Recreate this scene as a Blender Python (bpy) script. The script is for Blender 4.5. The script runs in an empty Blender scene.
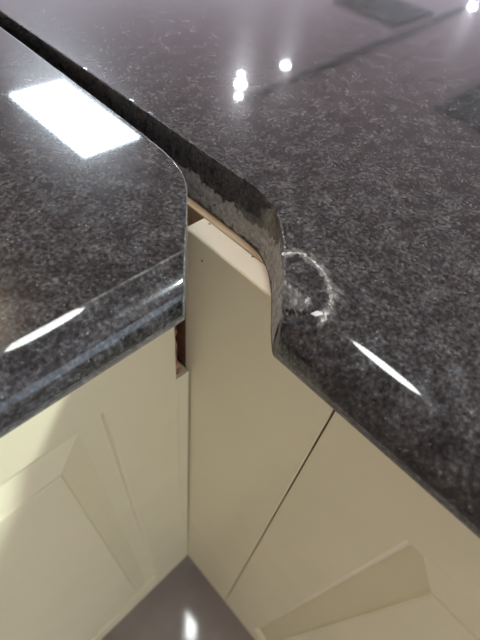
import bpy, bmesh, math, random
from mathutils import Matrix, Vector, noise as mnoise

random.seed(7)
scene = bpy.context.scene
COL = scene.collection

# ------------------------------------------------------------------ camera
CAM_Z = 1.00681
cam_d = bpy.data.cameras.new('camera')
cam = bpy.data.objects.new('camera', cam_d)
COL.objects.link(cam)
rx = Vector((0.71718984, -0.69031382, 0.09542309))
up = Vector((0.49992862, 0.60504973, 0.6196662))
bk = Vector((-0.48549985, -0.39671357, 0.77904316))
cam.matrix_world = Matrix(((rx.x, up.x, bk.x, 0), (rx.y, up.y, bk.y, 0), (rx.z, up.z, bk.z, CAM_Z), (0, 0, 0, 1)))
cam_d.sensor_width = 36.0
cam_d.sensor_fit = 'AUTO'
cam_d.lens = 439.166 / 640 * 36
cam_d.clip_start = 0.005
cam_d.clip_end = 60
cam_d.dof.use_dof = True
cam_d.dof.focus_distance = 0.19
cam_d.dof.aperture_fstop = 13
scene.camera = cam

# ------------------------------------------------------------------ world, exposure
world = bpy.data.worlds.new('world')
scene.world = world
world.use_nodes = True
bgn = world.node_tree.nodes['Background']
bgn.inputs['Color'].default_value = (0.74, 0.85, 1.0, 1)
bgn.inputs['Strength'].default_value = 2.8
vs = scene.view_settings
vs.view_transform = 'Standard'
vs.look = 'None'
vs.exposure = 0.42
vs.gamma = 1.0
vs.use_curve_mapping = False

# lamp radiances (the ceiling fixtures built further down)
PANEL_L = 26.0
WARM_L = 250.0
COOL_L = 27.0
DOOR_L = 800.0
SPOT_L = 120.0

# ------------------------------------------------------------------ helpers
def link(name, me, mat=None, parent=None, loc=(0, 0, 0)):
    o = bpy.data.objects.new(name, me)
    COL.objects.link(o)
    if mat is not None and me is not None and len(me.materials) == 0:
        me.materials.append(mat)
    o.parent = parent
    if parent is None:
        o.location = loc
    return o

def org(parent, loc):
    """world origin that mesh coordinates are measured from"""
    while parent is not None and parent.parent is not None:
        parent = parent.parent
    return Vector(parent.location) if parent is not None else Vector(loc)

def bm_obj(name, bm, mat, parent=None, loc=(0, 0, 0), smooth=False, recalc=True):
    if recalc:
        bmesh.ops.recalc_face_normals(bm, faces=bm.faces)
    o0 = org(parent, loc)
    bmesh.ops.translate(bm, verts=bm.verts, vec=-o0)
    me = bpy.data.meshes.new(name)
    bm.to_mesh(me)
    bm.free()
    if smooth:
        me.polygons.foreach_set('use_smooth', [True] * len(me.polygons))
    return link(name, me, mat, parent, loc)

def empty(name, loc):
    e = bpy.data.objects.new(name, None)
    e.empty_display_size = 0.05
    COL.objects.link(e)
    e.location = loc
    return e

def tag(o, label=None, cat=None, group=None, kind=None):
    for k, v in (('label', label), ('category', cat), ('group', group), ('kind', kind)):
        if v:
            o[k] = v
    return o

def add_box(bm, lo, hi, bev=0.0, seg=2):
    b2 = bmesh.new()
    bmesh.ops.create_cube(b2, size=1)
    for v in b2.verts:
        v.co = Vector([lo[i] + (v.co[i] + 0.5) * (hi[i] - lo[i]) for i in range(3)])
    if bev > 0:
        bmesh.ops.bevel(b2, geom=list(b2.edges), offset=bev, segments=seg, profile=0.5, affect='EDGES')
    me = bpy.data.meshes.new('tmp')
    b2.to_mesh(me)
    b2.free()
    bm.from_mesh(me)
    bpy.data.meshes.remove(me)

def box(name, lo, hi, mat, parent=None, bev=0.0, loc=None, seg=2):
    bm = bmesh.new()
    add_box(bm, lo, hi, bev, seg)
    if loc is None:
        loc = ((lo[0] + hi[0]) / 2, (lo[1] + hi[1]) / 2, lo[2])
    return bm_obj(name, bm, mat, parent, loc)

def lathe(name, prof, c, mat, parent=None, seg=28, axis='z', loc=None, smooth=True):
    bm = bmesh.new()
    rings = []
    for r, z in prof:
        rings.append([bm.verts.new((c[0] + r * math.cos(2 * math.pi * k / seg), c[1] + r * math.sin(2 * math.pi * k / seg), c[2] + z)) for k in range(seg)])
    for a, b in zip(rings, rings[1:]):
        for k in range(seg):
            bm.faces.new((a[k], a[(k + 1) % seg], b[(k + 1) % seg], b[k]))
    bm.faces.new(rings[0])
    bm.faces.new(rings[-1])
    return bm_obj(name, bm, mat, parent, loc or c, smooth=False)

# ------------------------------------------------------------------ materials
def newmat(name):
    m = bpy.data.materials.new(name)
    m.use_nodes = True
    nt = m.node_tree
    return m, nt, nt.nodes['Principled BSDF']

def N(nt, typ, **kw):
    n = nt.nodes.new(typ)
    for k, v in kw.items():
        if k in n.inputs:
            n.inputs[k].default_value = v
        else:
            setattr(n, k, v)
    return n

def ramp(nt, stops, src=None, interp='LINEAR'):
    n = nt.nodes.new('ShaderNodeValToRGB')
    n.color_ramp.interpolation = interp
    els = n.color_ramp.elements
    while len(els) < len(stops):
        els.new(0.5)
    for e, (p, c) in zip(els, stops):
        e.position = p
        e.color = (c, c, c, 1) if isinstance(c, (int, float)) else (*c, 1)
    if src is not None:
        nt.links.new(src, n.inputs['Fac'])
    return n

def mix(nt, fac, a, b, blend='MIX'):
    n = nt.nodes.new('ShaderNodeMix')
    n.data_type = 'RGBA'
    n.blend_type = blend
    for sock, v in ((n.inputs[0], fac), (n.inputs[6], a), (n.inputs[7], b)):
        if hasattr(v, 'is_output'):
            nt.links.new(v, sock)
        elif isinstance(v, (int, float)):
            sock.default_value = v
        else:
            sock.default_value = (*v, 1)
    return n.outputs[2]

def granite_colour(nt, gain=1.0):
    tc = N(nt, 'ShaderNodeTexCoord')
    warp = N(nt, 'ShaderNodeTexNoise', Scale=240.0, Detail=3.0)
    nt.links.new(tc.outputs['Object'], warp.inputs['Vector'])
    vm = N(nt, 'ShaderNodeVectorMath', operation='MULTIPLY_ADD')
    nt.links.new(warp.outputs['Color'], vm.inputs[0])
    vm.inputs[1].default_value = (0.006, 0.006, 0.006)
    nt.links.new(tc.outputs['Object'], vm.inputs[2])
    g = lambda v, t=(1, 1, 1): tuple(v * gain * k for k in t)
    n0 = N(nt, 'ShaderNodeTexNoise', Scale=640.0, Detail=8.0, Roughness=0.72)
    nt.links.new(tc.outputs['Object'], n0.inputs['Vector'])
    grains = ramp(nt, [(0.36, g(0.008, (1.1, 1, .88))), (0.47, g(0.021, (1.06, 1, .92))), (0.55, g(0.048)), (0.63, g(0.105, (.97, 1, 1.03))), (0.72, g(0.24))], n0.outputs['Fac'])
    n1 = N(nt, 'ShaderNodeTexNoise', Scale=320.0, Detail=6.0, Roughness=0.66)
    nt.links.new(tc.outputs['Object'], n1.inputs['Vector'])
    cloud = ramp(nt, [(0.36, g(0.008)), (0.47, g(0.022, (1.12, 1, .86))), (0.56, g(0.045, (1, 1, 1))), (0.68, g(0.085, (.95, 1, 1.06)))], n1.outputs['Fac'])
    c = mix(nt, 0.4, grains.outputs['Color'], cloud.outputs['Color'])
    # tiny bright crystals
    vs_ = N(nt, 'ShaderNodeTexVoronoi', Scale=300.0)
    nt.links.new(tc.outputs['Object'], vs_.inputs['Vector'])
    cr = ramp(nt, [(0.06, 0.8), (0.13, 0.0)], vs_.outputs['Distance'])
    c = mix(nt, cr.outputs['Color'], c, g(0.2, (1, .98, .92)))
    # bronze flecks
    n2 = N(nt, 'ShaderNodeTexNoise', Scale=330.0, Detail=2.0)
    nt.links.new(vm.outputs[0], n2.inputs['Vector'])
    br = ramp(nt, [(0.62, 0.0), (0.70, 0.65)], n2.outputs['Fac'])
    c = mix(nt, br.outputs['Color'], c, g(0.06, (1.2, .95, .7)))
    # larger light and dark drift
    n3 = N(nt, 'ShaderNodeTexNoise', Scale=105.0, Detail=4.0)
    nt.links.new(tc.outputs['Object'], n3.inputs['Vector'])
    dr = ramp(nt, [(0.34, 0.55), (0.5, 0.95), (0.66, 1.4)], n3.outputs['Fac'])
    c = mix(nt, 1.0, c, dr.outputs['Color'], 'MULTIPLY')
    return tc, c, n1

def mat_granite(name, rough=0.1, gain=1.0):
    m, nt, p = newmat(name)
    tc, c, n1 = granite_colour(nt, gain)
    # worn / sawn mask painted into the mesh where the stone is chipped
    at = N(nt, 'ShaderNodeAttribute', attribute_name='wear')
    nz = N(nt, 'ShaderNodeTexNoise', Scale=520.0, Detail=5.0, Roughness=0.7)
    nt.links.new(tc.outputs['Object'], nz.inputs['Vector'])
    chalk = ramp(nt, [(0.3, (.06, .058, .054)), (0.5, (.2, .195, .18)), (0.7, (.5, .49, .46))], nz.outputs['Fac'])
    col = mix(nt, at.outputs['Fac'], c, chalk.outputs['Color'])
    nt.links.new(col, p.inputs['Base Color'])
    mr = N(nt, 'ShaderNodeMapRange')
    nt.links.new(at.outputs['Fac'], mr.inputs[0])
    mr.inputs[3].default_value = rough
    mr.inputs[4].default_value = 0.75
    raw = N(nt, 'ShaderNodeAttribute', attribute_name='raw')      # unpolished underside
    mx = N(nt, 'ShaderNodeMath', operation='MULTIPLY_ADD')
    nt.links.new(raw.outputs['Fac'], mx.inputs[0])
    mx.inputs[1].default_value = 0.6
    nt.links.new(mr.outputs[0], mx.inputs[2])
    sp = N(nt, 'ShaderNodeMapRange')
    nt.links.new(raw.outputs['Fac'], sp.inputs[0])
    sp.inputs[3].default_value = 0.07
    sp.inputs[4].default_value = 0.12
    nt.links.new(sp.outputs[0], p.inputs['Specular IOR Level'])
    rn = N(nt, 'ShaderNodeMath', operation='MULTIPLY_ADD')
    nt.links.new(n1.outputs['Fac'], rn.inputs[0])
    rn.inputs[1].default_value = 0.05
    nt.links.new(mx.outputs[0], rn.inputs[2])
    nt.links.new(rn.outputs[0], p.inputs['Roughness'])
    p.inputs['IOR'].default_value = 1.5
    # clear polish over a slightly hazy stone surface
    cw = N(nt, 'ShaderNodeMath', operation='ADD')
    nt.links.new(at.outputs['Fac'], cw.inputs[0])
    nt.links.new(raw.outputs['Fac'], cw.inputs[1])
    cm = N(nt, 'ShaderNodeMapRange')
    nt.links.new(cw.outputs[0], cm.inputs[0])
    cm.inputs[3].default_value = 0.68
    cm.inputs[4].default_value = 0.0
    nt.links.new(cm.outputs[0], p.inputs['Coat Weight'])
    p.inputs['Coat Roughness'].default_value = 0.038
    p.inputs['Coat IOR'].default_value = 1.5
    return m

def mat_paint(name, col, rough=0.35, var=0.05, scale=14.0, bump=0.0):
    m, nt, p = newmat(name)
    tc = N(nt, 'ShaderNodeTexCoord')
    n = N(nt, 'ShaderNodeTexNoise', Scale=scale, Detail=5.0)
    nt.links.new(tc.outputs['Object'], n.inputs['Vector'])
    r = ramp(nt, [(0.25, tuple(k * (1 - var) for k in col)), (0.75, tuple(min(1, k * (1 + var)) for k in col))], n.outputs['Fac'])
    nt.links.new(r.outputs['Color'], p.inputs['Base Color'])
    p.inputs['Roughness'].default_value = rough
    if bump:
        b = N(nt, 'ShaderNodeBump', Strength=bump, Distance=0.001)
        n2 = N(nt, 'ShaderNodeTexNoise', Scale=scale * 30, Detail=3.0)
        nt.links.new(tc.outputs['Object'], n2.inputs['Vector'])
        nt.links.new(n2.outputs['Fac'], b.inputs['Height'])
        nt.links.new(b.outputs[0], p.inputs['Normal'])
    return m

def mat_residue(name):
    m, nt, p = newmat(name)
    tc = N(nt, 'ShaderNodeTexCoord')
    n = N(nt, 'ShaderNodeTexNoise', Scale=330.0, Detail=8.0, Roughness=0.72)
    nt.links.new(tc.outputs['Object'], n.inputs['Vector'])
    r = ramp(nt, [(0.30, (.09, .088, .08)), (0.42, (.25, .25, .23)), (0.58, (.43, .43, .41)), (0.74, (.66, .66, .63))], n.outputs['Fac'])
    n2 = N(nt, 'ShaderNodeTexNoise', Scale=70.0, Detail=3.0)
    nt.links.new(tc.outputs['Object'], n2.inputs['Vector'])
    r2 = ramp(nt, [(0.45, 0.0), (0.65, 0.7)], n2.outputs['Fac'])
    c = mix(nt, r2.outputs['Color'], r.outputs['Color'], (.31, .31, .26))
    nt.links.new(c, p.inputs['Base Color'])
    p.inputs['Roughness'].default_value = 0.85
    b = N(nt, 'ShaderNodeBump', Strength=0.6, Distance=0.0006)
    nt.links.new(n.outputs['Fac'], b.inputs['Height'])
    nt.links.new(b.outputs[0], p.inputs['Normal'])
    return m

def mat_wood(name, a, b, scale=60.0):
    m, nt, p = newmat(name)
    tc = N(nt, 'ShaderNodeTexCoord')
    mp = N(nt, 'ShaderNodeMapping')
    mp.inputs['Scale'].default_value = (6.0, 0.6, 6.0)
    nt.links.new(tc.outputs['Object'], mp.inputs['Vector'])
    n = N(nt, 'ShaderNodeTexNoise', Scale=scale, Detail=6.0, Roughness=0.65)
    nt.links.new(mp.outputs[0], n.inputs['Vector'])
    r = ramp(nt, [(0.3, a), (0.7, b)], n.outputs['Fac'])
    nt.links.new(r.outputs['Color'], p.inputs['Base Color'])
    p.inputs['Roughness'].default_value = 0.6
    return m

def mat_chip(name, a, b, scale=420.0):
    m, nt, p = newmat(name)
    tc = N(nt, 'ShaderNodeTexCoord')
    v = N(nt, 'ShaderNodeTexVoronoi', Scale=scale)
    nt.links.new(tc.outputs['Object'], v.inputs['Vector'])
    s = N(nt, 'ShaderNodeSeparateColor')
    nt.links.new(v.outputs['Color'], s.inputs[0])
    r = ramp(nt, [(0.0, a), (1.0, b)], s.outputs[0])
    nt.links.new(r.outputs['Color'], p.inputs['Base Color'])
    p.inputs['Roughness'].default_value = 0.9
    return m

def mat_emit(name, col, strength):
    m, nt, p = newmat(name)
    p.inputs['Base Color'].default_value = (*col, 1)
    p.inputs['Emission Color'].default_value = (*col, 1)
    p.inputs['Emission Strength'].default_value = strength
    return m

def mat_floor(name):
    m, nt, p = newmat(name)
    tc = N(nt, 'ShaderNodeTexCoord')
    n = N(nt, 'ShaderNodeTexNoise', Scale=9.0, Detail=7.0, Roughness=0.6)
    nt.links.new(tc.outputs['Object'], n.inputs['Vector'])
    r = ramp(nt, [(0.3, (.27, .235, .205)), (0.7, (.36, .32, .285))], n.outputs['Fac'])
    nt.links.new(r.outputs['Color'], p.inputs['Base Color'])
    p.inputs['Roughness'].default_value = 0.07
    return m

GRANITE = mat_granite('polished_granite', 0.18, 0.86)
RESIDUE = mat_residue('old_adhesive')
CREAM = mat_paint('cream_cabinet_paint', (.74, .69, .47), 0.30, 0.03)
CREAM_CUT_LIT = mat_paint('cream_panel_edge_lit', (.94, .88, .72), 0.45, 0.04, 60)  # raw edge tone, lightened further to stand in for light from above
CARCASS = mat_paint('carcass_board', (.55, .48, .36), 0.6, 0.05)
PALE_WOOD = mat_wood('pale_softwood', (.60, .46, .27), (.82, .70, .50))
CHIPBOARD = mat_chip('broken_chipboard', (.12, .05, .025), (.50, .29, .17))
DARK_WOOD = mat_wood('dark_brown_wood', (.10, .045, .02), (.22, .11, .06))
DARK = mat_paint('dark_hole', (.03, .02, .015), 0.9)
CHALK = mat_chip('chalky_scar', (.06, .058, .052), (.48, .46, .41), 800)
FLAKE = mat_paint('white_flake', (.55, .54, .54), 0.5, 0.1, 300)
PLASTER = mat_paint('ceiling_plaster', (.88, .68, .71), 0.9, 0.03, 2)
WALLP = mat_paint('wall_plaster', (.62, .50, .42), 0.9, 0.04, 3)
FLOORM = mat_floor('grey_brown_vinyl')
WHITE = mat_paint('white_enamel', (.8, .8, .8), 0.4)
BLACK = mat_paint('black_metal', (.02, .02, .02), 0.45)
DGREY = mat_paint('dark_grille', (.035, .037, .035), 0.6)
GLASS_PANEL = mat_emit('lit_diffuser', (.80, .90, 1.0), PANEL_L)
WARM_BULB = mat_emit('warm_bulb', (1.0, .80, .55), WARM_L)
COOL_BULB = mat_emit('cool_bulb', (.93, .98, .95), COOL_L)
DOOR_BULB = mat_emit('bright_bulb', (.86, .97, 1.0), DOOR_L)
SPOT_BULB = mat_emit('spot_bulb', (.93, .93, 1.0), SPOT_L)

# ------------------------------------------------------------------ room shell
RX0, RX1, RY0, RY1, RH = -2.4, 8.4, -3.0, 5.6, 2.4
def shell(name, lo, hi, mat):
    o = box(name, lo, hi, mat)
    o['kind'] = 'structure'
    return o
shell('floor', (RX0, RY0, -0.05), (RX1, RY1, 0.0), FLOORM)
shell('ceiling', (RX0, RY0, RH), (RX1, RY1, RH + 0.05), PLASTER)
shell('wall_left', (RX0 - 0.1, RY0, 0), (RX0, RY1, RH), WALLP)

def glazed_wall(name, axis, pos, t0, t1, w0, w1, z0, z1, win_name, bars):
    """a wall with one window opening; axis 'x': wall runs along X at Y = pos, 'y': along Y at X = pos"""
    out = 0.1 if pos > 0 else -0.1
    lo_p, hi_p = min(pos, pos + out), max(pos, pos + out)
    def pt(t, p, z):
        return (t, p, z) if axis == 'x' else (p, t, z)
    bm = bmesh.new()
    for a, b, za, zb in ((t0, w0, 0, RH), (w1, t1, 0, RH), (w0, w1, 0, z0), (w0, w1, z1, RH)):
        if b - a > 1e-4 and zb - za > 1e-4:
            add_box(bm, pt(a, lo_p, za), pt(b, hi_p, zb))
    o = bm_obj(name, bm, WALLP, None, pt((t0 + t1) / 2, pos, 0))
    o['kind'] = 'structure'
    e = empty(win_name, pt((w0 + w1) / 2, pos + out / 2, z0))
    e['kind'] = 'structure'
    f = 0.05
    p0, p1 = lo_p + 0.02, hi_p - 0.02
    rects = [(w0, w1, z0, z0 + f), (w0, w1, z1 - f, z1), (w0, w0 + f, z0 + f, z1 - f), (w1 - f, w1, z0 + f, z1 - f)]
    for k in range(1, bars + 1):
        c = w0 + (w1 - w0) * k / (bars + 1)
        rects.append((c - f / 2, c + f / 2, z0 + f, z1 - f))
    for a, b, za, zb in rects:
        box('window_frame', pt(a, p0, za), pt(b, p1, zb), WHITE, e, 0.004)
glazed_wall('wall_front', 'x', RY0, RX0, RX1, -2.1, 2.2, 0.90, 2.2, 'window_1', 1)
glazed_wall('wall_right', 'y', RX1, RY0, RY1, -2.4, 5.0, 0.1, 2.15, 'fill_window_2', 4)  # unseen glazing, added so daylight brightens the far ceiling
glazed_wall('wall_back', 'x', RY1, RX0, RX1, 1.2, 8.0, 0.1, 2.15, 'fill_window_3', 4)  # second added opening, out of view, more daylight for the ceiling

# ------------------------------------------------------------------ granite slabs
def interp(pts, a):
    if a <= pts[0][0]:
        (a0, b0), (a1, b1) = pts[0], pts[1]
        return b0 + (a - a0) * (b1 - b0) / (a1 - a0)
    for (a0, b0), (a1, b1) in zip(pts, pts[1:]):
        if a <= a1:
            return b0 + (a - a0) * (b1 - b0) / (a1 - a0)
    return pts[-1][1]

def smooth_curve(pts, n=6):
    """Catmull-Rom through the measured outline points"""
    P = [Vector(p) for p in pts]
    P = [2 * P[0] - P[1]] + P + [2 * P[-1] - P[-2]]
    out = []
    for i in range(1, len(P) - 2):
        for k in range(n):
            t = k / n
            p0, p1, p2, p3 = P[i - 1:i + 3]
            out.append(tuple(0.5 * ((2 * p1) + (p2 - p0) * t + (2 * p0 - 5 * p1 + 4 * p2 - p3) * t * t + (3 * p1 - p0 - 3 * p2 + p3) * t ** 3)))
    out.append(tuple(P[-2]))
    return out

def fbm(x, y, z, s):
    return mnoise.fractal(Vector((x * s, y * s, z * s)), 0.8, 2.0, 4)

class Slab:
    """bullnosed slab: an elliptical nose that leaves the top at a slight crease"""
    def __init__(self, arris, reach, ztop, thick, crease, swap):
        self.arris, self.zt, self.t, self.swap = arris, ztop, thick, swap
        ph = math.radians(crease)
        self.ph = ph
        self.rz = thick / (1 + math.cos(ph))
        self.ra = reach / (1 - math.sin(ph))
        self.ac = arris - reach + self.ra
        self.zc = ztop - thick + self.rz
        self.bm = bmesh.new()
        self.wl = self.bm.verts.layers.float.new('wear')
        self.rl = self.bm.verts.layers.float.new('raw')
    def half(self, a):
        x = clamp((self.ac - a) / self.ra, 0, 1)
        return self.rz * math.sqrt(max(0, 1 - x * x))
    def ztop(self, a):
        return self.zt if a >= self.arris else self.zc + self.half(a)
    def zbot(self, a):
        return self.zc - self.half(a)
    def nose(self, n):
        return [self.ac - self.ra * math.sin(math.pi / 2 + (self.ph - math.pi / 2) * k / n) for k in range(n)]
    def v(self, a, b, z, wear=0.0):
        co = (b, a, z) if self.swap else (a, b, z)
        vv = self.bm.verts.new(co)
        vv[self.wl] = wear
        vv[self.rl] = clamp((self.zt - z - 0.66 * self.t) / (0.15 * self.t))
        return vv
    def quad(self, *vs):
        try:
            return self.bm.faces.new(vs)
        except ValueError:
            return None

def clamp(x, a=0.0, b=1.0):
    return max(a, min(b, x))

def build_zone(S, stations, cut, offs, far, topdisp, walldisp, wallwear, nz=12, cut_w=0.0012):
    """top, underside and cut wall of a slab part whose rows run away from the cut line"""
    rows_t, rows_b, walls = [], [], []
    for a in stations:
        bc = cut(a)
        zt, zb = S.ztop(a), S.zbot(a)
        row = []
        for o in offs:
            b = bc - o
            dz, w = topdisp(a, b, o)
            row.append(S.v(a, b, max(zb, zt + dz), w))
        row.append(S.v(a, far, zt))
        rows_t.append(row)
        col = [row[0]]
        z0 = row[0].co.z
        for k in range(1, nz):
            z = z0 + (zb - z0) * k / nz
            da, db = walldisp(a, bc, z)
            edge = math.sin(math.pi * k / nz)
            col.append(S.v(a + da * edge, bc + db * edge, z, wallwear(a, bc, z)))
        vb = S.v(a, bc, zb, wallwear(a, bc, zb))
        col.append(vb)
        walls.append(col)
        rows_b.append([vb, S.v(a, far, zb)])
    for G in (rows_t, rows_b, walls):
        for p, q in zip(G, G[1:]):
            for k in range(len(p) - 1):
                S.quad(p[k], p[k + 1], q[k + 1], q[k])
    return rows_t, rows_b, walls

def arange(a, b, n):
    return [a + (b - a) * k / n for k in range(n + 1)]

# ---- right slab : front edge faces -X, a = X, b = Y
R_ZT, R_T, R_R, R_AR = 0.900, 0.030, 0.0150, 0.0908
R_FRONT = R_AR - R_R
AS = 0.1203                                     # straight seam plane
cutR = smooth_curve([(0.0745, 0.0425), (0.0802, 0.0480), (0.0850, 0.0525), (0.0900, 0.0572), (0.0980, 0.0645), (0.1052, 0.0714), (0.1119, 0.0792),
                     (0.1165, 0.0866), (0.1192, 0.0945), (AS, 0.1080)])
fR = lambda a: interp(cutR, a)
# chip: facet falling from the line A-B to the line C-D
chA, chB = Vector((0.0899, 0.0571)), Vector((0.0902, 0.0436))
chC, chD = Vector((0.0822, 0.0500)), Vector((0.0872, 0.0412))
RING = [(0.0992, 0.0664), (0.1042, 0.0633), (0.1056, 0.0587), (0.1046, 0.0526), (0.1023, 0.0477), (0.0984, 0.0430), (0.0938, 0.0394), (0.0898, 0.0383), (0.0874, 0.0374)]
RING_S = [Vector(p) for p in smooth_curve(RING, 4)]
def seg_side(p, a, b):
    d = b - a
    return (d.x * (p.y - a.y) - d.y * (p.x - a.x)) / d.length
def topdispR(a, b, o):
    p = Vector((a, b))
    j = 0.0005 * fbm(a, b, 0, 900)
    dz, w = 0.0, 0.0
    s1 = -seg_side(p, chA, chB) + j            # positive towards the front
    s2 = seg_side(p, chC, chD) + j
    along = (p - chA).dot((chB - chA).normalized()) / (chB - chA).length
    sgn = 1 if -seg_side(chC, chA, chB) > 0 else -1
    s1 = s1 * sgn
    s2 = s2 * (1 if seg_side(chA, chC, chD) > 0 else -1)
    if s1 > 0 and s2 > 0 and along < 0.98 + 40 * j:
        t = s1 / (s1 + s2)
        dz = -0.0021 * t * (1.1 - 0.55 * along) - 0.00025 * abs(fbm(a, b, 3, 700))
        w = 0.40 + 0.25 * fbm(a, b, 5, 300)
        if t > 0.86:
            dz -= 0.0012
            w = 0.0
    elif -0.0005 < s1 <= 0 and along < 1.0 and s2 > 0:
        w = 0.95
    elif s1 > 0 and -0.0006 < s2 <= 0 and along < 0.95:
        w = 0.55
    # bleached, bruised stone either side of the ring
    dmin = min((p - r).length for r in RING_S)
    if dmin < 0.004:
        halo = clamp(1.0 - dmin / 0.0022 + 0.9 * fbm(a, b, 6, 420)) * 0.62
        w = max(w, halo)
    # nibbled arris along the cut
    if o < 0.0011:
        k = (1 - o / 0.0011)
        n = 0.5 + 0.8 * fbm(a, b, 1, 420)
        dz -= 0.0007 * k * clamp(n, 0.1, 1.2)
        w = max(w, clamp(0.2 + 0.5 * fbm(a, b, 9, 300), 0.0, 0.7))
    # small bruises beside the cut
    n = fbm(a, b, 2, 260) + 0.25
    if o < 0.009 and n > 0.75 - 0.0 and a < 0.118:
        w = max(w, clamp((n - 0.7) * 2.0) * (1 - o / 0.009))
    return dz, clamp(w)
def walldispR(a, b, z):
    k = 0.0006 * fbm(a, b, z, 320)
    return k * 0.7, -abs(k) * 0.7
def wallwearR(a, b, z):
    h = (R_ZT - z) / R_T
    n = fbm(a, b, z, 160)
    m = clamp((0.1165 - a) / 0.008)              # rougher on the mitred nose
    lo = clamp((h - 0.45 + 0.3 * n) * 5)
    return clamp(max(0.52 * lo, m * (0.42 + 0.35 * n), 0.16 + 0.1 * n))
S = Slab(R_AR, R_R, R_ZT, R_T, 14, False)
st = S.nose(26)
st += [R_AR + (AS - R_AR) * k / 74 for k in range(75)]
offs = [0, .0003, .0006, .0009, .0012] + [0.0012 + 0.00042 * k for k in range(1, 48)] + [.024, .03, .05, .1, .2]
build_zone(S, st, fR, offs, -0.60, topdispR, walldispR, wallwearR)
# zone behind the seam plane
YB = 1.25
ys = [-0.60, fR(AS)] + [fR(AS) + 0.0016 * k for k in range(1, 80)]
ys += [ys[-1] + (YB - ys[-1]) * (k / 60) ** 1.6 for k in range(1, 61)]
rt, wl_ = [], []
for y in ys[1:]:
    n = clamp(0.35 + 0.8 * fbm(0, y, 1, 420), 0.05, 1.0)
    top = [S.v(AS, y, R_ZT - 0.0006 * n, clamp(0.30 + 0.5 * fbm(0, y, 9, 300), 0, .8)), S.v(AS + 0.0006, y, R_ZT, 0.05), S.v(AS + 0.002, y, R_ZT), S.v(0.72, y, R_ZT)]
    rt.append(top)
    col = [top[0]]
    for k in range(1, 9):
        z = R_ZT - R_T * k / 8
        col.append(S.v(AS + (0.0003 * fbm(0, y, z, 300) if k < 8 else 0), y, z, wallwearR(AS, y, z) * clamp((0.30 - y) / 0.08, 0.6, 1)))
    col.append(S.v(0.72, y, R_ZT - R_T))
    wl_.append(col)
for G in (rt, wl_):
    for p, q in zip(G, G[1:]):
        for k in range(len(p) - 1):
            S.quad(p[k], p[k + 1], q[k + 1], q[k])
yA = ys[1]
# body between the far end of zone 1 and the back, for y below the seam start
a0, a1, b0, b1 = AS, 0.72, -0.60, yA
tt = [S.v(a0, b0, R_ZT), S.v(a1, b0, R_ZT), S.v(a1, b1, R_ZT), S.v(a0, b1, R_ZT)]
bb = [S.v(a0, b0, R_ZT - R_T), S.v(a1, b0, R_ZT - R_T), S.v(a1, b1, R_ZT - R_T), S.v(a0, b1, R_ZT - R_T)]
S.quad(*tt); S.quad(*bb[::-1])
S.quad(tt[1], tt[2], bb[2], bb[1])
S.quad(tt[0], tt[1], bb[1], bb[0])
q = [S.v(0.72, yA, R_ZT), S.v(0.72, YB, R_ZT), S.v(0.72, YB, R_ZT - R_T), S.v(0.72, yA, R_ZT - R_T)]
S.quad(*q)
q = [S.v(AS, YB, R_ZT), S.v(0.72, YB, R_ZT), S.v(0.72, YB, R_ZT - R_T), S.v(AS, YB, R_ZT - R_T)]
S.quad(*q)
bmesh.ops.remove_doubles(S.bm, verts=S.bm.verts, dist=0.00002)

def fix_smooth(o, ang=11):
    me = o.data
    me.polygons.foreach_set('use_smooth', [True] * len(me.polygons))
    bm = bmesh.new()
    bm.from_mesh(me)
    for e in bm.edges:
        if len(e.link_faces) != 2 or e.calc_face_angle(0) > math.radians(ang):
            e.smooth = False
    bm.to_mesh(me)
    bm.free()

R_ORG = (0.42, 0.3, R_ZT - R_T)
slabR = bm_obj('granite_worktop', S.bm, GRANITE, None, R_ORG)
fix_smooth(slabR)
tag(slabR, 'dark granite worktop with a chipped curved cut end and a whitish ring scar', 'worktop', 'polished granite worktops')

# adhesive left on the lower half of the cut face : thin crust, its own part
def crust(path, zf, zt, parent, thick=0.0005, zsteps=16):
    bm = bmesh.new()
    cols = []
    for i, (x, y) in enumerate(path):
        xa, ya = path[max(0, i - 1)]
        xb, yb = path[min(len(path) - 1, i + 1)]
        t = Vector((xb - xa, yb - ya, 0)).normalized()
        n = Vector((t.y, -t.x, 0))
        zl, zh = zf(x, y), zt(x, y)
        col = []
        for k in range(zsteps + 1):
            z = zl + (zh - zl) * k / zsteps
            e = math.sin(math.pi * clamp(k / zsteps, 0.04, 0.96))
            d = -0.0001 + thick * e * (0.8 + 0.8 * fbm(x, y, z, 400))
            col.append(bm.verts.new((x + n.x * d, y + n.y * d, z)))
        cols.append(col)
    for p, q in zip(cols, cols[1:]):
        for k in range(zsteps):
            bm.faces.new((p[k], q[k], q[k + 1], p[k + 1]))
    return bm_obj('adhesive_residue', bm, RESIDUE, parent, smooth=True, recalc=False)
path = [(AS, 0.235 - 0.0012 * k) for k in range(int((0.235 - fR(AS)) / 0.0012))]
path += [(x, y) for x, y in reversed([p for p in smooth_curve(cutR, 2)]) if x < AS - 0.0001 and x > R_AR - 0.009]
path = [p for p in path]
S_bot = S.zbot
def crust_top(x, y):
    base = 0.0140 * clamp((0.30 - y) / 0.10, .15, 1)
    k = 1.0 + 0.32 * fbm(x, y, 4, 60) + 0.10 * fbm(x, y, 1, 170)
    h = base * k
    lim = (R_ZT - 0.002) if x >= R_AR else (S.ztop(x) - 0.001)
    nose = clamp((0.117 - x) / 0.01)
    h = h * (1 - nose) + nose * 0.026 * (1 + 0.25 * fbm(x, y, 1, 200))
    return min(S_bot(x) + 0.0006 + max(0.002, h), lim)
crust(path, lambda x, y: S_bot(x) + 0.0004, crust_top, slabR)

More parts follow.
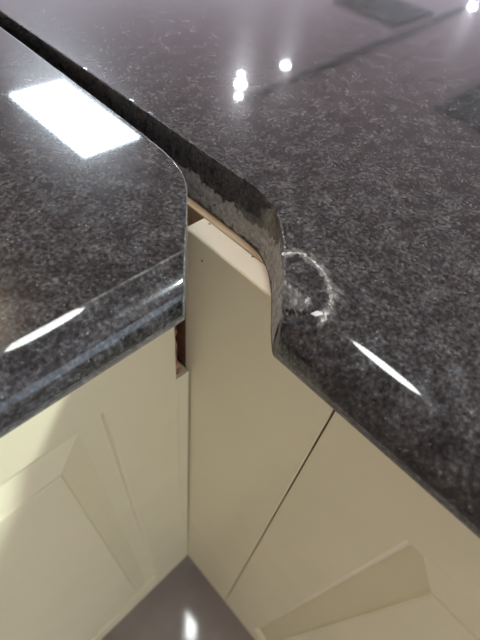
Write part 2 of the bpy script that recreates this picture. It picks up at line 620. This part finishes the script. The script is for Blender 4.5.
# chalky ring of an old repair on the top, a broken ridge
def ridge(name, pts, w0, h, mat, parent, zf, seed=0, gap=0.0, n=8):
    pts = smooth_curve(pts, n)
    bm = bmesh.new()
    rows = []
    for i, (x, y) in enumerate(pts):
        xa, ya = pts[max(0, i - 1)]
        xb, yb = pts[min(len(pts) - 1, i + 1)]
        t = Vector((xb - xa, yb - ya)).normalized()
        nn = Vector((-t.y, t.x))
        w = w0 * (1 + 0.75 * fbm(x, y, seed, 330)) * (0.45 if i in (0, len(pts) - 1) else 1)
        w = max(w, w0 * 0.25)
        row = []
        for k in range(7):
            s = k / 6 * 2 - 1
            px, py = x + nn.x * s * w, y + nn.y * s * w
            px += 0.0004 * fbm(px, py, seed + 2, 900)
            py += 0.0004 * fbm(px, py, seed + 7, 900)
            dz = -0.00012 + (h * (1 - s * s)) * (0.9 + 1.0 * fbm(px, py, seed + 4, 1100))
            row.append(bm.verts.new((px, py, zf(px) + max(-0.0001, dz) if abs(s) < 0.99 else zf(px) - 0.0001)))
        rows.append(row)
    for p, q in zip(rows, rows[1:]):
        for k in range(6):
            bm.faces.new((p[k], p[k + 1], q[k + 1], q[k]))
    return bm_obj(name, bm, mat, parent, smooth=True)
zR = S.ztop
tag(ridge('ring_scar', RING, 0.0012, 0.00016, CHALK, slabR, zR, 1), 'whitish curved scar of an old repair')
# the loose white flake at the tip of the chip
bm = bmesh.new()
fl = [(0.0868, 0.0420), (0.0886, 0.0412), (0.0896, 0.0398), (0.0890, 0.0388), (0.0872, 0.0402)]
tp = [bm.verts.new((x, y, zR(x) + 0.00025 + 0.0002 * (i % 2))) for i, (x, y) in enumerate(fl)]
bt = [bm.verts.new((x * 1.0, y, zR(x) - 0.0006)) for x, y in fl]
bm.faces.new(tp); bm.faces.new(bt[::-1])
for k in range(5):
    bm.faces.new((tp[k], tp[(k + 1) % 5], bt[(k + 1) % 5], bt[k]))
tag(bm_obj('stone_flake', bm, FLAKE, slabR), 'small white flake in the chipped corner')

# ---- left slab : front edge faces -Y, a = Y, b = X
L_ZT, L_T, L_R, L_AR = 0.8988, 0.030, 0.0138, 0.0907
KL = 0.9173
cutL = smooth_curve([(y * KL, x * KL) for y, x in ((0.0800, 0.0650), (0.0890, 0.0727), (0.0951, 0.0780), (0.1035, 0.0853), (0.1120, 0.0929), (0.1220, 0.1015), (0.1300, 0.1078),
                     (0.1370, 0.1117), (0.1450, 0.1147), (0.1570, 0.1170), (0.1700, 0.1178), (0.1900, 0.1185), (0.2300, 0.1194), (0.3300, 0.1210), (0.45, 0.1216), (1.4, 0.122))])
fL = lambda a: interp(cutL, a)
def topdispL(a, b, o):
    dz, w = 0.0, 0.0
    if abs(a - L_AR) < 0.0002:                      # rubbed arris
        w = clamp(0.30 + 0.25 * fbm(a, b, 3, 120), 0.05, 0.6)
    if o < 0.0009:
        k = 1 - o / 0.0009
        dz = -0.0005 * k * clamp(0.5 + 0.6 * fbm(a, b, 1, 420), 0.15, 1)
        w = clamp(0.45 + 0.5 * fbm(a, b, 9, 300), 0.1, 0.9) * (1 if o < 0.0004 else 0.3)
    return dz, w
S2 = Slab(L_AR, L_R, L_ZT, L_T, 22, True)
st = S2.nose(26)
st += [L_AR, L_AR + 0.0004] + [L_AR + (0.22 - L_AR) * k / 90 for k in range(1, 91)]
st += [0.22 + 0.98 * (k / 40) ** 1.4 for k in range(1, 41)]
offs = [0, .0003, .0006, .0009, .0014, .003, .006] + [.006 + .004 * k for k in range(1, 50)]
rt, rb, ww = build_zone(S2, st, fL, offs, -0.60, topdispL,
                        lambda a, b, z: (0.0, 0.0003 * fbm(a, b, z, 300)),
                        lambda a, b, z: clamp(0.40 + 0.5 * fbm(a, b, z, 240), 0.1, .9) * clamp((0.25 - a) / 0.08))
S2.quad(rt[-1][-1], rt[-1][0], rb[-1][0], rb[-1][1])
bmesh.ops.remove_doubles(S2.bm, verts=S2.bm.verts, dist=0.00002)
slabL = bm_obj('granite_worktop', S2.bm, GRANITE, None, (-0.24, 0.64, L_ZT - L_T))
fix_smooth(slabL)
tag(slabL, 'dark granite worktop with a clean mitred end, left of the open joint', 'worktop', 'polished granite worktops')

# ------------------------------------------------------------------ cabinets
def raised_door(name, w, h, stile, thick, to_world, mat, parent, flat=0.0145):
    """frame with a routed centre panel; (s across, t up, d outwards)"""
    def ring(bm, ins, dep):
        return [bm.verts.new(to_world(s, t, dep)) for s, t in ((ins, ins), (w - ins, ins), (w - ins, h - ins), (ins, h - ins))]
    def skin(bm, prof, cap_last, cap_first):
        rs = [ring(bm, i, d) for i, d in prof]
        for p, q in zip(rs, rs[1:]):
            for k in range(4):
                bm.faces.new((p[k], p[(k + 1) % 4], q[(k + 1) % 4], q[k]))
        if cap_last:
            bm.faces.new(rs[-1])
        if cap_first:
            bm.faces.new(rs[0][::-1])
    bm = bmesh.new()
    skin(bm, [(0.0, -thick), (0.0, -0.0005), (0.00015, -0.00015), (0.0005, 0.0), (stile - .0015, 0.0), (stile, -0.0008), (stile + .0006, -0.0062)], False, True)
    door = bm_obj(name, bm, mat, parent)
    bm = bmesh.new()
    s = stile + 0.0006
    skin(bm, [(s, -0.0062), (s + flat, -0.0072), (s + flat + 0.002, -0.0066), (s + flat + 0.019, -0.0018), (s + flat + 0.020, -0.0012), (s + flat + 0.0207, -0.0002), (s + flat + 0.0225, 0.0)], True, False)
    bm_obj('raised_panel', bm, mat, door)
    return door

# right cabinet (front faces -X at 0.104)
RF = 0.1040
cabR = empty('base_cabinet', (0.40, -0.15, 0.0))
tag(cabR, 'cream base cabinet under the scarred worktop, with a plain panel beside its door', 'cabinet', 'cream base cabinets')
raised_door('door', 0.450, 0.849 - 0.132, 0.0595, 0.020, lambda s, t, d: (RF - d, 0.0236 - s, 0.132 + t), CREAM, cabR, 0.003)
cp = box('corner_panel', (RF, 0.0246, 0.132), (RF + 0.0120, 0.1268, 0.8697), CREAM, cabR, 0.0006)
box('panel_cap', (RF + 0.0008, 0.0250, 0.8680), (RF + 0.0118, 0.1264, 0.8699), CREAM_CUT_LIT, cp, 0.0003)  # thin layer giving the panel top its painted-in brightness
for x, y in ((RF + 0.0108, 0.1215), (RF + 0.0112, 0.0925), (RF + 0.0092, 0.0800)):
    lathe('nail_hole', [(0.00055, -0.001), (0.0005, 0.00002)], (x, y, 0.87 - 0.0001), DARK, cp, 8)
bm = bmesh.new()
add_box(bm, (RF - 0.00012, 0.1135, 0.8570), (RF + 0.001, 0.1145, 0.8583), 0.0002)
bm_obj('nail_hole', bm, DARK, cp)
# carcass behind, face frame and batten the slab is bedded on
box('face_frame', (RF + 0.0205, 0.0050, 0.132), (RF + 0.040, 0.0450, 0.8600), CARCASS, cabR)
box('side_panel', (RF + 0.0205, -0.428, 0.132), (0.70, -0.410, 0.8695), CARCASS, cabR)
box('side_panel', (RF + 0.041, 0.0240, 0.132), (0.70, 0.0420, 0.8695), CARCASS, cabR)
box('bottom_panel', (RF + 0.0205, -0.409, 0.132), (0.70, 0.0235, 0.150), CARCASS, cabR)
box('back_panel', (0.70, -0.428, 0.0), (0.715, 0.70, 0.8695), CREAM, cabR)
box('toe_kick', (RF + 0.055, -0.428, 0.0), (RF + 0.071, 0.17, 0.131), CREAM, cabR)
box('batten', (RF + 0.0125, 0.0260, 0.8480), (RF + 0.0230, 0.150, 0.8697), PALE_WOOD, cabR, 0.0006)
box('batten', (RF + 0.0165, 0.1504, 0.8480), (RF + 0.0270, 0.55, 0.8697), PALE_WOOD, cabR, 0.0006)
box('blind_side', (RF + 0.0003, 0.1272, 0.132), (RF + 0.0120, 0.45, 0.8540), DARK_WOOD, cabR, 0.0005)

# left cabinet (front faces -Y at 0.1212)
LF = 0.1212
cabL = empty('base_cabinet', (-0.13, 0.42, 0.0))
tag(cabL, 'cream base cabinet under the left worktop, with a torn brown gap beside its door', 'cabinet', 'cream base cabinets')
raised_door('door', 0.452, 0.822 - 0.132, 0.052, 0.020, lambda s, t, d: (0.0918 - s, LF - d, 0.132 + t), CREAM, cabL)
box('filler_strip', (0.09185, LF, 0.132), (0.1024, LF + 0.020, 0.7500), CREAM, cabL, 0.0002)
# torn chipboard where the filler has broken away
bm = bmesh.new()
cols = []
for i in range(29):
    z = 0.742 + (0.868 - 0.742) * i / 28
    x0 = 0.0955 + 0.0016 * fbm(0, 0, z, 160) + (0.006 * clamp((0.765 - z) / 0.02))
    cols.append([bm.verts.new((0.0924, LF + 0.003, z)), bm.verts.new((x0, LF + 0.0035 + 0.0012 * fbm(1, 0, z, 260), z)), bm.verts.new((x0 + 0.0006, LF + 0.045, z)), bm.verts.new((0.0905, LF + 0.045, z))])
for p, q in zip(cols, cols[1:]):
    for k in range(4):
        bm.faces.new((p[k], p[(k + 1) % 4], q[(k + 1) % 4], q[k]))
bm.faces.new(cols[0]); bm.faces.new(cols[-1])
tag(bm_obj('chipboard_edge', bm, CHIPBOARD, cabL), 'torn brown chipboard in the corner gap')
box('side_panel', (0.0700, LF + 0.046, 0.132), (0.0880, 0.70, 0.8683), CARCASS, cabL)
box('side_panel', (-0.360, LF + 0.0215, 0.132), (-0.342, 0.70, 0.8683), CARCASS, cabL)
box('top_rail', (-0.341, LF + 0.0215, 0.800), (0.0690, LF + 0.040, 0.8683), CARCASS, cabL)
box('bottom_panel', (-0.341, LF + 0.0215, 0.132), (0.0690, 0.70, 0.150), CARCASS, cabL)
box('toe_kick', (-0.36, LF + 0.055, 0.0), (RF - 0.0005, LF + 0.071, 0.131), CREAM, cabL)

box('gap_dark_board', (0.0885, LF + 0.0465, 0.40), (0.1035, LF + 0.0600, 0.8680), DARK_WOOD, cabL)  # brown board added behind the corner gap to keep it dark

# ------------------------------------------------------------------ ceiling fixtures
pl = empty('ceiling_light', (1.32, 2.79, RH))
tag(pl, 'rectangular lit ceiling panel reflected as a white oblong in the left worktop', 'ceiling light')
px0, px1, py0, py1 = 1.11, 1.53, 2.31, 3.275
for lo, hi in (((px0 - .03, py0 - .03, RH - .05), (px1 + .03, py0, RH - .0005)), ((px0 - .03, py1, RH - .05), (px1 + .03, py1 + .03, RH - .0005)),
               ((px0 - .03, py0, RH - .05), (px0, py1, RH - .0005)), ((px1, py0, RH - .05), (px1 + .03, py1, RH - .0005))):
    box('frame', lo, hi, WHITE, pl, 0.003)
box('diffuser', (px0, py0, RH - .045), (px1, py1, RH - .035), GLASS_PANEL, pl)

def downlight(x, y, r, mat, label):
    e = empty('downlight', (x, y, RH))
    tag(e, label, 'downlight', 'round ceiling downlights')
    lathe('trim_ring', [(r + .025, -0.0005), (r + .025, -.008), (r + .004, -.012), (r + .004, -0.0005)], (x, y, RH), WHITE, e, 28)
    lathe('bulb', [(r, -.002), (r, -.013), (r * .7, -.018), (r * .3, -.020)], (x, y, RH), mat, e, 28)
    return e
downlight(0.10, 1.56, 0.055, WARM_BULB, 'warm round ceiling downlight glowing on the left rim of the left worktop')
downlight(0.24, 0.16, 0.145, COOL_BULB, 'cool round ceiling downlight streaked along the rounded front of the scarred worktop')
downlight(1.06, -1.20, 0.085, DOOR_BULB, 'cool round ceiling downlight casting the slanted light on the left door')

# track with spot heads, mirrored in the scarred worktop
tr = empty('track_light', (4.6, 2.5, RH))
tag(tr, 'slim black ceiling track with white spot heads mirrored in the scarred worktop', 'track light')
rail = box('track_rail', (2.50, 2.455, RH - .035), (7.0, 2.505, RH - .0005), BLACK, tr, 0.003)
for v in rail.data.vertices:                       # the track runs slightly askew to the room
    v.co.y += 0.062 * v.co.x
for x, y, l, r in ((2.63, 2.51, 0.10, .046), (2.76, 2.64, 0.06, .026), (2.47, 2.37, 0.06, .026), (3.22, 2.56, 0.09, .040), (6.64, 2.52, 0.22, .048)):
    hd = box('spot_head', (x - l / 2, y - l / 2, RH - .05), (x + l / 2, y + l / 2, RH - .036), WHITE, tr, 0.004)
    lathe('spot_lens', [(r, 0), (r, -.006), (r * .6, -.010)], (x, y, RH - .05), SPOT_BULB, hd, 24)

def vent(x0, x1, y0, y1, label):
    e = empty('ceiling_vent', ((x0 + x1) / 2, (y0 + y1) / 2, RH))
    tag(e, label, 'ceiling vent', 'dark ceiling vents')
    box('housing', (x0, y0, RH - .03), (x1, y1, RH - .0005), DGREY, e, 0.004)
    n = 8
    for k in range(n):
        y = y0 + .04 + (y1 - y0 - .08) * k / (n - 1)
        box('slat', (x0 + .03, y - .008, RH - .042), (x1 - .03, y + .008, RH - .0305), BLACK, e)
vent(5.15, 6.0, 2.68, 3.55, 'dark ceiling vent beyond the track, reflected near the top of the photo')
vent(3.78, 5.0, 0.60, 1.38, 'dark ceiling vent reflected at the right edge of the scarred worktop')
